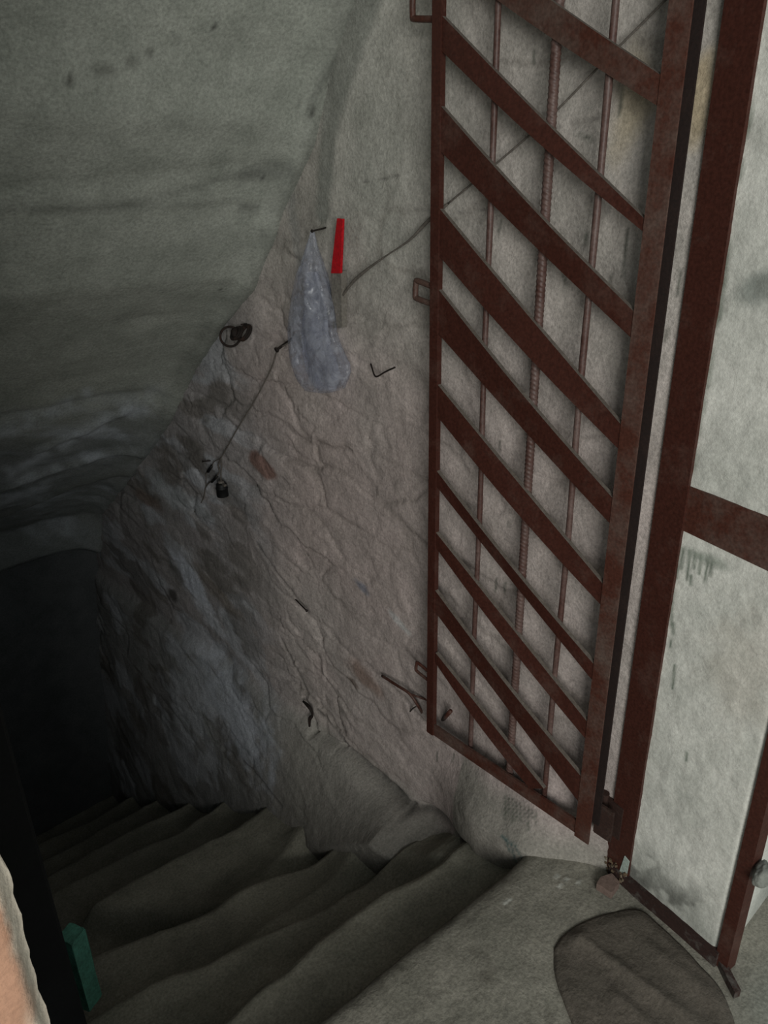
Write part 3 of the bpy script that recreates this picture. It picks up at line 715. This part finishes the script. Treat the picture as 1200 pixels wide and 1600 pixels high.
# --- plastic bag
bag = empty('plastic_bag', wp(488, 360, .04))
tag(bag, 'crumpled milky translucent plastic bag hanging from a nail in the wall', 'plastic bag')
rows = [(360, 486, 490), (372, 484, 492), (388, 480, 494), (405, 477, 498), (425, 472, 502), (445, 467, 508), (462, 463, 513), (480, 460, 518), (500, 457, 521), (520, 455, 523),
        (540, 455, 530), (556, 456, 538), (570, 458, 545), (582, 462, 546), (594, 470, 541), (603, 480, 536), (609, 492, 531), (613, 505, 520)]
n = 44; ring = []
bm = bmesh.new()
dense = []
for i in range(len(rows) - 1):
    for k in range(4):
        t = k / 4; dense.append(tuple(rows[i][q] * (1 - t) + rows[i + 1][q] * t for q in range(3)))
dense.append(rows[-1])
for i, (py, xl, xr) in enumerate(dense):
    L = wp(xl, py, .045); R_ = wp(xr, py, .045); c0 = (L + R_) / 2; half = (R_ - L) / 2
    fr = i / (len(dense) - 1)
    depth = min(0.034, half.length * 0.75) if fr < .9 else half.length * .6
    rr = []
    for k in range(n):
        a = 2 * math.pi * k / n
        cr = 0.10 * math.sin(a * 5 + fr * 4) + 0.07 * math.sin(a * 9 - fr * 7) + .16 * float(fbm(np.array([math.cos(a) * 1.6 + fr * 5]), np.array([math.sin(a) * 1.6 + fr * 2]), 5, 3)[0])
        v = c0 + half * math.cos(a) * (1 + .25 * cr * (abs(math.sin(a)))) + Vector((-1, 0, 0)) * math.sin(a) * depth * (1 + 1.6 * cr)
        rr.append(bm.verts.new(v))
    ring.append(rr)
for i in range(len(ring) - 1):
    for k in range(n): bm.faces.new((ring[i][k], ring[i][(k + 1) % n], ring[i + 1][(k + 1) % n], ring[i + 1][k]))
bm.faces.new(ring[0][::-1]); bm.faces.new(ring[-1])
obj('bag_body', bm, M['film'], bag, True)
# folded inner layer seen through the film
bm = bmesh.new(); ring = []
for i, (py, xl, xr) in enumerate(dense[16:-4]):
    w = xr - xl; L = wp(xl + w * .25, py, .045); R_ = wp(xr - w * .18, py, .045); c0 = (L + R_) / 2; half = (R_ - L) / 2; fr = i / 50
    ring.append([bm.verts.new(c0 + half * math.cos(a) * (1 + .1 * math.sin(3 * a + fr * 9)) + Vector((-1, 0, 0)) * math.sin(a) * min(.014, half.length * .5) * (1 + .4 * math.sin(a * 4 + fr * 6))) for a in [2 * math.pi * k / 24 for k in range(24)]])
for i in range(len(ring) - 1):
    for k in range(24): bm.faces.new((ring[i][k], ring[i][(k + 1) % 24], ring[i + 1][(k + 1) % 24], ring[i + 1][k]))
obj('inner_fold', bm, M['film'], bag, True)

def nail(name, pts, r, label, mat='rust', head=True, cat='nail'):
    bm = bmesh.new(); P = smooth_path(pts, 4) if len(pts) > 2 else [Vector(p) for p in pts]
    tube_bm(bm, P, r, 8)
    if head:
        d = (P[-1] - P[-2]).normalized(); tube_bm(bm, [P[-1], P[-1] + d * r * .9], r * 1.9, 10)
    o = obj(name, bm, M[mat], None, True); tag(o, label, cat); return o
nail('nail', [wp(514, 354, -.02), wp(505, 357, .02), wp(488, 361, .062)], .0022, 'thin dark nail that the plastic bag hangs from')
nail('nail', [wp(458, 528, -.02), wp(447, 536, .02), wp(433, 546, .055)], .0042, 'thick rusty nail sticking out just left of the plastic bag, holding the wire')
bm = bmesh.new(); tube_bm(bm, smooth_path([wp(579, 567, -.01), wp(581, 574, .012), wp(585, 586, .022), wp(590, 588, .024), wp(602, 581, .026), wp(617, 574, .030)], 5), .0022, 8)
o = obj('bent_nail', bm, M['rust'], None, True); tag(o, 'nail bent into a tick shape, right of the plastic bag', 'nail')
nail('nail', [wp(452, 926, -.015), wp(465, 940, .012), wp(479, 954, .03)], .0024, 'long thin nail low on the wall below the hanging lamp socket')
bm = bmesh.new(); tube_bm(bm, smooth_path([wp(597, 1056, .02), wp(622, 1072, .03), wp(640, 1084, .03), wp(654, 1104, .02), wp(664, 1122, -.02)], 5), .0042, 8)
tube_bm(bm, [wp(640, 1084, .03), wp(668, 1094, .0)], .003, 8)
o = obj('bent_rod', bm, M['paint_dusty'], None, True); tag(o, 'bent reddish iron rod out of the wall left of the gate bottom corner', 'iron rod')
nail('iron_stub', [wp(690, 1127, -.01), wp(704, 1111, .045)], .0058, 'short iron stub poking from the wall behind the gate bottom corner', 'paint_dusty', False, 'iron rod')
nail('iron_hook', [wp(640, 1113, .0), wp(645, 1107, .02), wp(650, 1104, .025)], .002, 'tiny iron hook in the wall under the bent rod', 'rust', False, 'hook')
# dark slot
bm = bmesh.new(); tube_bm(bm, smooth_path([wp(474, 1096, .02), wp(484, 1106, .035), wp(488, 1117, .03), wp(484, 1124, .03), wp(484, 1140, .018)], 5), [.004 + .003 * math.sin(i * .35) ** 2 for i in range(21)], 8)
o = obj('iron_hook', bm, M['rust'], None, True); tag(o, 'dark twisted iron hook above the grey footing of the wall', 'hook')

# --- red strip on grey batten
def strip(name, tl, tr, br, bl, off, th, mat):
    bm = bmesh.new(); X = WX - off
    yz = [tuple(at_x(*p, X)[1:]) for p in (tl, tr, br, bl)]
    prism_x(bm, yz, X, X + th); bmesh.ops.bevel(bm, geom=bm.edges[:], offset=.001, segments=2)
    return obj(name, bm, M[mat])
o = strip('red_strip', (526.5, 341), (535, 342), (531.5, 427), (517, 427), .040, .007, 'red'); tag(o, 'flat bright red plastic strip upright on the wall right of the plastic bag', 'strip')
o = strip('grey_batten', (517, 424), (533, 424), (534, 512), (520, 512), .030, .018, 'batten'); tag(o, 'narrow grey batten fixed to the wall below the red strip', 'batten')

# --- wire
def wire_path(lst): return smooth_path([wp(px, py, o_) for px, py, o_ in lst], 8)
wire = empty('wire', wp(700, 318, .03)); tag(wire, 'grey wire running aslant down the rubble wall from behind the gate to the lamp socket', 'wire')
bm = bmesh.new(); tube_bm(bm, wire_path([(1062, -22, .02), (1020, 20, .02), (940, 100, .024), (862, 180, .022), (782, 250, .024), (700, 318, .022)]), .0021, 8); obj('upper_run', bm, M['cord'], wire, True)
bm = bmesh.new(); tube_bm(bm, wire_path([(700, 318, .022), (668, 346, .03), (640, 375, .032), (606, 398, .034), (575, 420, .032), (552, 440, .03), (533, 465, .024)]), [.0030 + .0012 * math.sin(i * .21) for i in range(49)], 8); obj('sheathed_run', bm, M['cord'], wire, True)
bm = bmesh.new(); tube_bm(bm, wire_path([(533, 465, .024), (505, 498, .012), (470, 523, .014), (447, 538, .035), (433, 548, .038), (424, 575, .034), (400, 622, .032), (372, 668, .034), (352, 704, .036), (345, 716, .038)]), .0021, 8); obj('lower_run', bm, M['cord'], wire, True)
bm = bmesh.new(); tube_bm(bm, wire_path([(345, 716, .038), (341, 728, .036), (343, 736, .040), (336, 748, .042), (326, 755, .036), (321, 763, .034), (319, 775, .034), (313, 788, .032), (305, 798, .030), (298, 815, .02), (292, 825, .0)]), .0026, 8); obj('tail_end', bm, M['cord'], wire, True)
bm = bmesh.new(); tube_bm(bm, wire_path([(345, 716, .038), (334, 722, .036), (331, 732, .036), (322, 740, .036), (322, 750, .036), (321, 765, .034)]), .0017, 8); obj('second_strand', bm, M['cord'], wire, True)
bm = bmesh.new(); tube_bm(bm, [wp(331, 728, .038), wp(325, 737, .038)], .0052, 10); tube_bm(bm, [wp(339, 744, .044), wp(331, 753, .042)], .0048, 10)
o = obj('tape_joint', bm, M['black'], wire, True); o['label'] = 'black insulating tape on the wire joints'
nail('nail', [wp(338, 719, -.01), wp(328, 720, .03), wp(317, 721, .05)], .0022, 'thin nail above the lamp socket, the wire looped over it')
# --- lamp socket
sock = empty('lamp_socket', wp(346, 757, .05)); tag(sock, 'small black empty lamp socket hanging on the wire by the rubble wall', 'lamp socket')
T = wp(345.5, 754, .05); Bt = wp(348, 775, .05)
ax = (Bt - T); ln = ax.length; ax.normalize()
bm = bmesh.new()
prof = [(0, .012), (.10, .0185), (.30, .0195), (.34, .0195), (.36, .0212), (.44, .0212), (.46, .0198), (.95, .0208), (1.0, .0200)]
tube_bm(bm, [T + ax * ln * a for a, _ in prof], [r for _, r in prof], 24)
obj('shell', bm, M['black'], sock, True)
bm = bmesh.new(); tube_bm(bm, [T - ax * .006, T + ax * .001], [.008, .012], 16)
box_bm(bm, T + Vector((0, -.016, -.004)), (.010, .020, .007)); obj('cap', bm, M['cord'], sock)
bm = bmesh.new(); tube_bm(bm, smooth_path([wp(345, 716, .038), wp(346, 730, .046), wp(345, 742, .05), T], 5), .0023, 8); obj('lead', bm, M['cord'], sock, True)
# --- iron rings
rings = empty('iron_rings', wp(372, 522, .05)); tag(rings, 'bundle of dark rusty iron rings hung on the wall close under the sloping ceiling', 'iron rings')
def torus(cen, rad, r, nrm, name, depth=1.0, seg=36):
    nrm = Vector(nrm).normalized(); u = nrm.orthogonal().normalized(); v = nrm.cross(u)
    bm = bmesh.new(); tube_bm(bm, [cen + (u * math.cos(a) + v * math.sin(a)) * rad for a in [2 * math.pi * k / seg for k in range(seg)]], r, 10, closed=True)
    return obj(name, bm, M['rust'], rings, True)
toc = Vector(EYE) - wp(365, 522, .05)
torus(wp(359.5, 526, .06), .029, .0036, toc, 'ring')
side = Vector((-.3, .9, 0))
nn = (toc.normalized() + Vector((0, .9, 0.2))).normalized()
for k, (px, py, rr) in enumerate([(368, 521, .019), (371.5, 520.5, .0195), (380, 520, .024), (383.5, 520, .024)]):
    torus(wp(px, py, .05 - .004 * k), rr, .0048, nn, 'ring')
bm = bmesh.new(); tube_bm(bm, [wp(366, 521, .054), wp(371, 520, .05)], .0155, 20); obj('hub', bm, M['rust'], rings, True)
bm = bmesh.new(); tube_bm(bm, [wp(377, 507, .045), wp(384, 506, .02), wp(391, 507, -.02)], .0022, 8); obj('hanger', bm, M['rust'], rings, True)

# ================================================================== THINGS ON THE FLOOR
# --- green block on the second step beside the left wall
gb = at_z(140, 1572, -0.335)
H_g = 0.0
for h in np.linspace(.02, .4, 200):
    d = ray(128, 1456); t = (gb[1] - EYE[1]) / d[1]; H_g = (EYE + t * d)[2] + .335; break
wgt = abs(at_y(152, 1500, gb[1])[0] - at_y(122, 1500, gb[1])[0])
bm = bmesh.new(); box_bm(bm, (gb[0] + .004, gb[1] + .015, -0.335 + H_g / 2), (wgt * 1.1, .045, H_g), Matrix.Rotation(0.45, 4, 'Z'))
bmesh.ops.bevel(bm, geom=bm.edges[:], offset=.003, segments=2); bmesh.ops.subdivide_edges(bm, edges=bm.edges[:], cuts=2)
for v in bm.verts: v.co += Vector([rg.uniform(-.001, .001) for _ in range(3)])
o = obj('painted_block', bm, M['green']); tag(o, 'small upright green painted block on a step by the black left wall', 'block')

# --- dark sack on the landing
edge_px = [(866, 1478), (880, 1458), (905, 1440), (940, 1426), (985, 1416), (1008, 1422), (1030, 1441), (1060, 1468), (1092, 1500), (1120, 1530), (1138, 1562), (1150, 1610), (1120, 1680), (1020, 1720), (960, 1690), (915, 1640), (885, 1570), (868, 1520)]
ep = [at_z(a, b2, .012) for a, b2 in edge_px]; ep = [Vector((p[0], p[1], 0)) for p in ep]
ep = smooth_path(ep + [ep[0]], 5)[:-1]
cen = sum(ep, Vector()) / len(ep)
nr = 26; bm = bmesh.new(); rows_ = []
for j in range(nr + 1):
    f = 1 - j / nr
    row = []
    for k, p in enumerate(ep):
        q = cen + (p - cen) * f
        a = np.array([q.x]); b2 = np.array([q.y])
        zz = .010 * float(fbm(a * 4, b2 * 4, 122, 4)[0]) + .004 * float(fbm(a * 25, b2 * 25, 123, 3)[0]) + .0035 + .006 * min(1, (1 - f) * 7) + .007 * float(fbm(a * 12, b2 * 5, 301, 3)[0]) * 2 * min(1, (1 - f) * 6)
        fold = segd(a, b2, at_z(905, 1470, 0)[:2], at_z(1080, 1600, 0)[:2])[0]; zz += .008 * math.exp(-(fold / .014) ** 2) * min(1, (1 - f) * 5)
        fold = segd(a, b2, at_z(960, 1560, 0)[:2], at_z(1050, 1640, 0)[:2])[0]; zz += .006 * math.exp(-(fold / .009) ** 2) * min(1, (1 - f) * 5)
        fold = segd(a, b2, at_z(960, 1440, 0)[:2], at_z(1120, 1570, 0)[:2])[0]; zz += .004 * math.exp(-(fold / .02) ** 2) * min(1, (1 - f) * 5)
        row.append(bm.verts.new((q.x, q.y, zz)))
    rows_.append(row)
base_row = [bm.verts.new((v.co.x, v.co.y, v.co.z - .006)) for v in rows_[0]]
m_ = len(ep)
for k in range(m_): bm.faces.new((base_row[k], base_row[(k + 1) % m_], rows_[0][(k + 1) % m_], rows_[0][k]))
for j in range(nr):
    for k in range(m_):
        if j == nr - 1: 
            pass
        bm.faces.new((rows_[j][k], rows_[j][(k + 1) % m_], rows_[j + 1][(k + 1) % m_], rows_[j + 1][k]))
bmesh.ops.remove_doubles(bm, verts=bm.verts, dist=1e-5)
o = obj('floor_sack', bm, M['sack'], None, True); tag(o, 'dark creased sacking mat lying on the landing inside the door frame', 'mat')
# --- chip of reddish tile at the post foot
bm = bmesh.new(); pz = [at_z(a, b2, .02)[:2] for a, b2 in [(938, 1372), (956, 1366), (968, 1380), (956, 1397), (932, 1382)]]
prism_z(bm, pz, .004, .024); bmesh.ops.bevel(bm, geom=bm.edges[:], offset=.0015, segments=2)
o = obj('tile_chip', bm, M['chip']); tag(o, 'reddish broken tile piece on the landing at the foot of the frame post', 'tile piece')
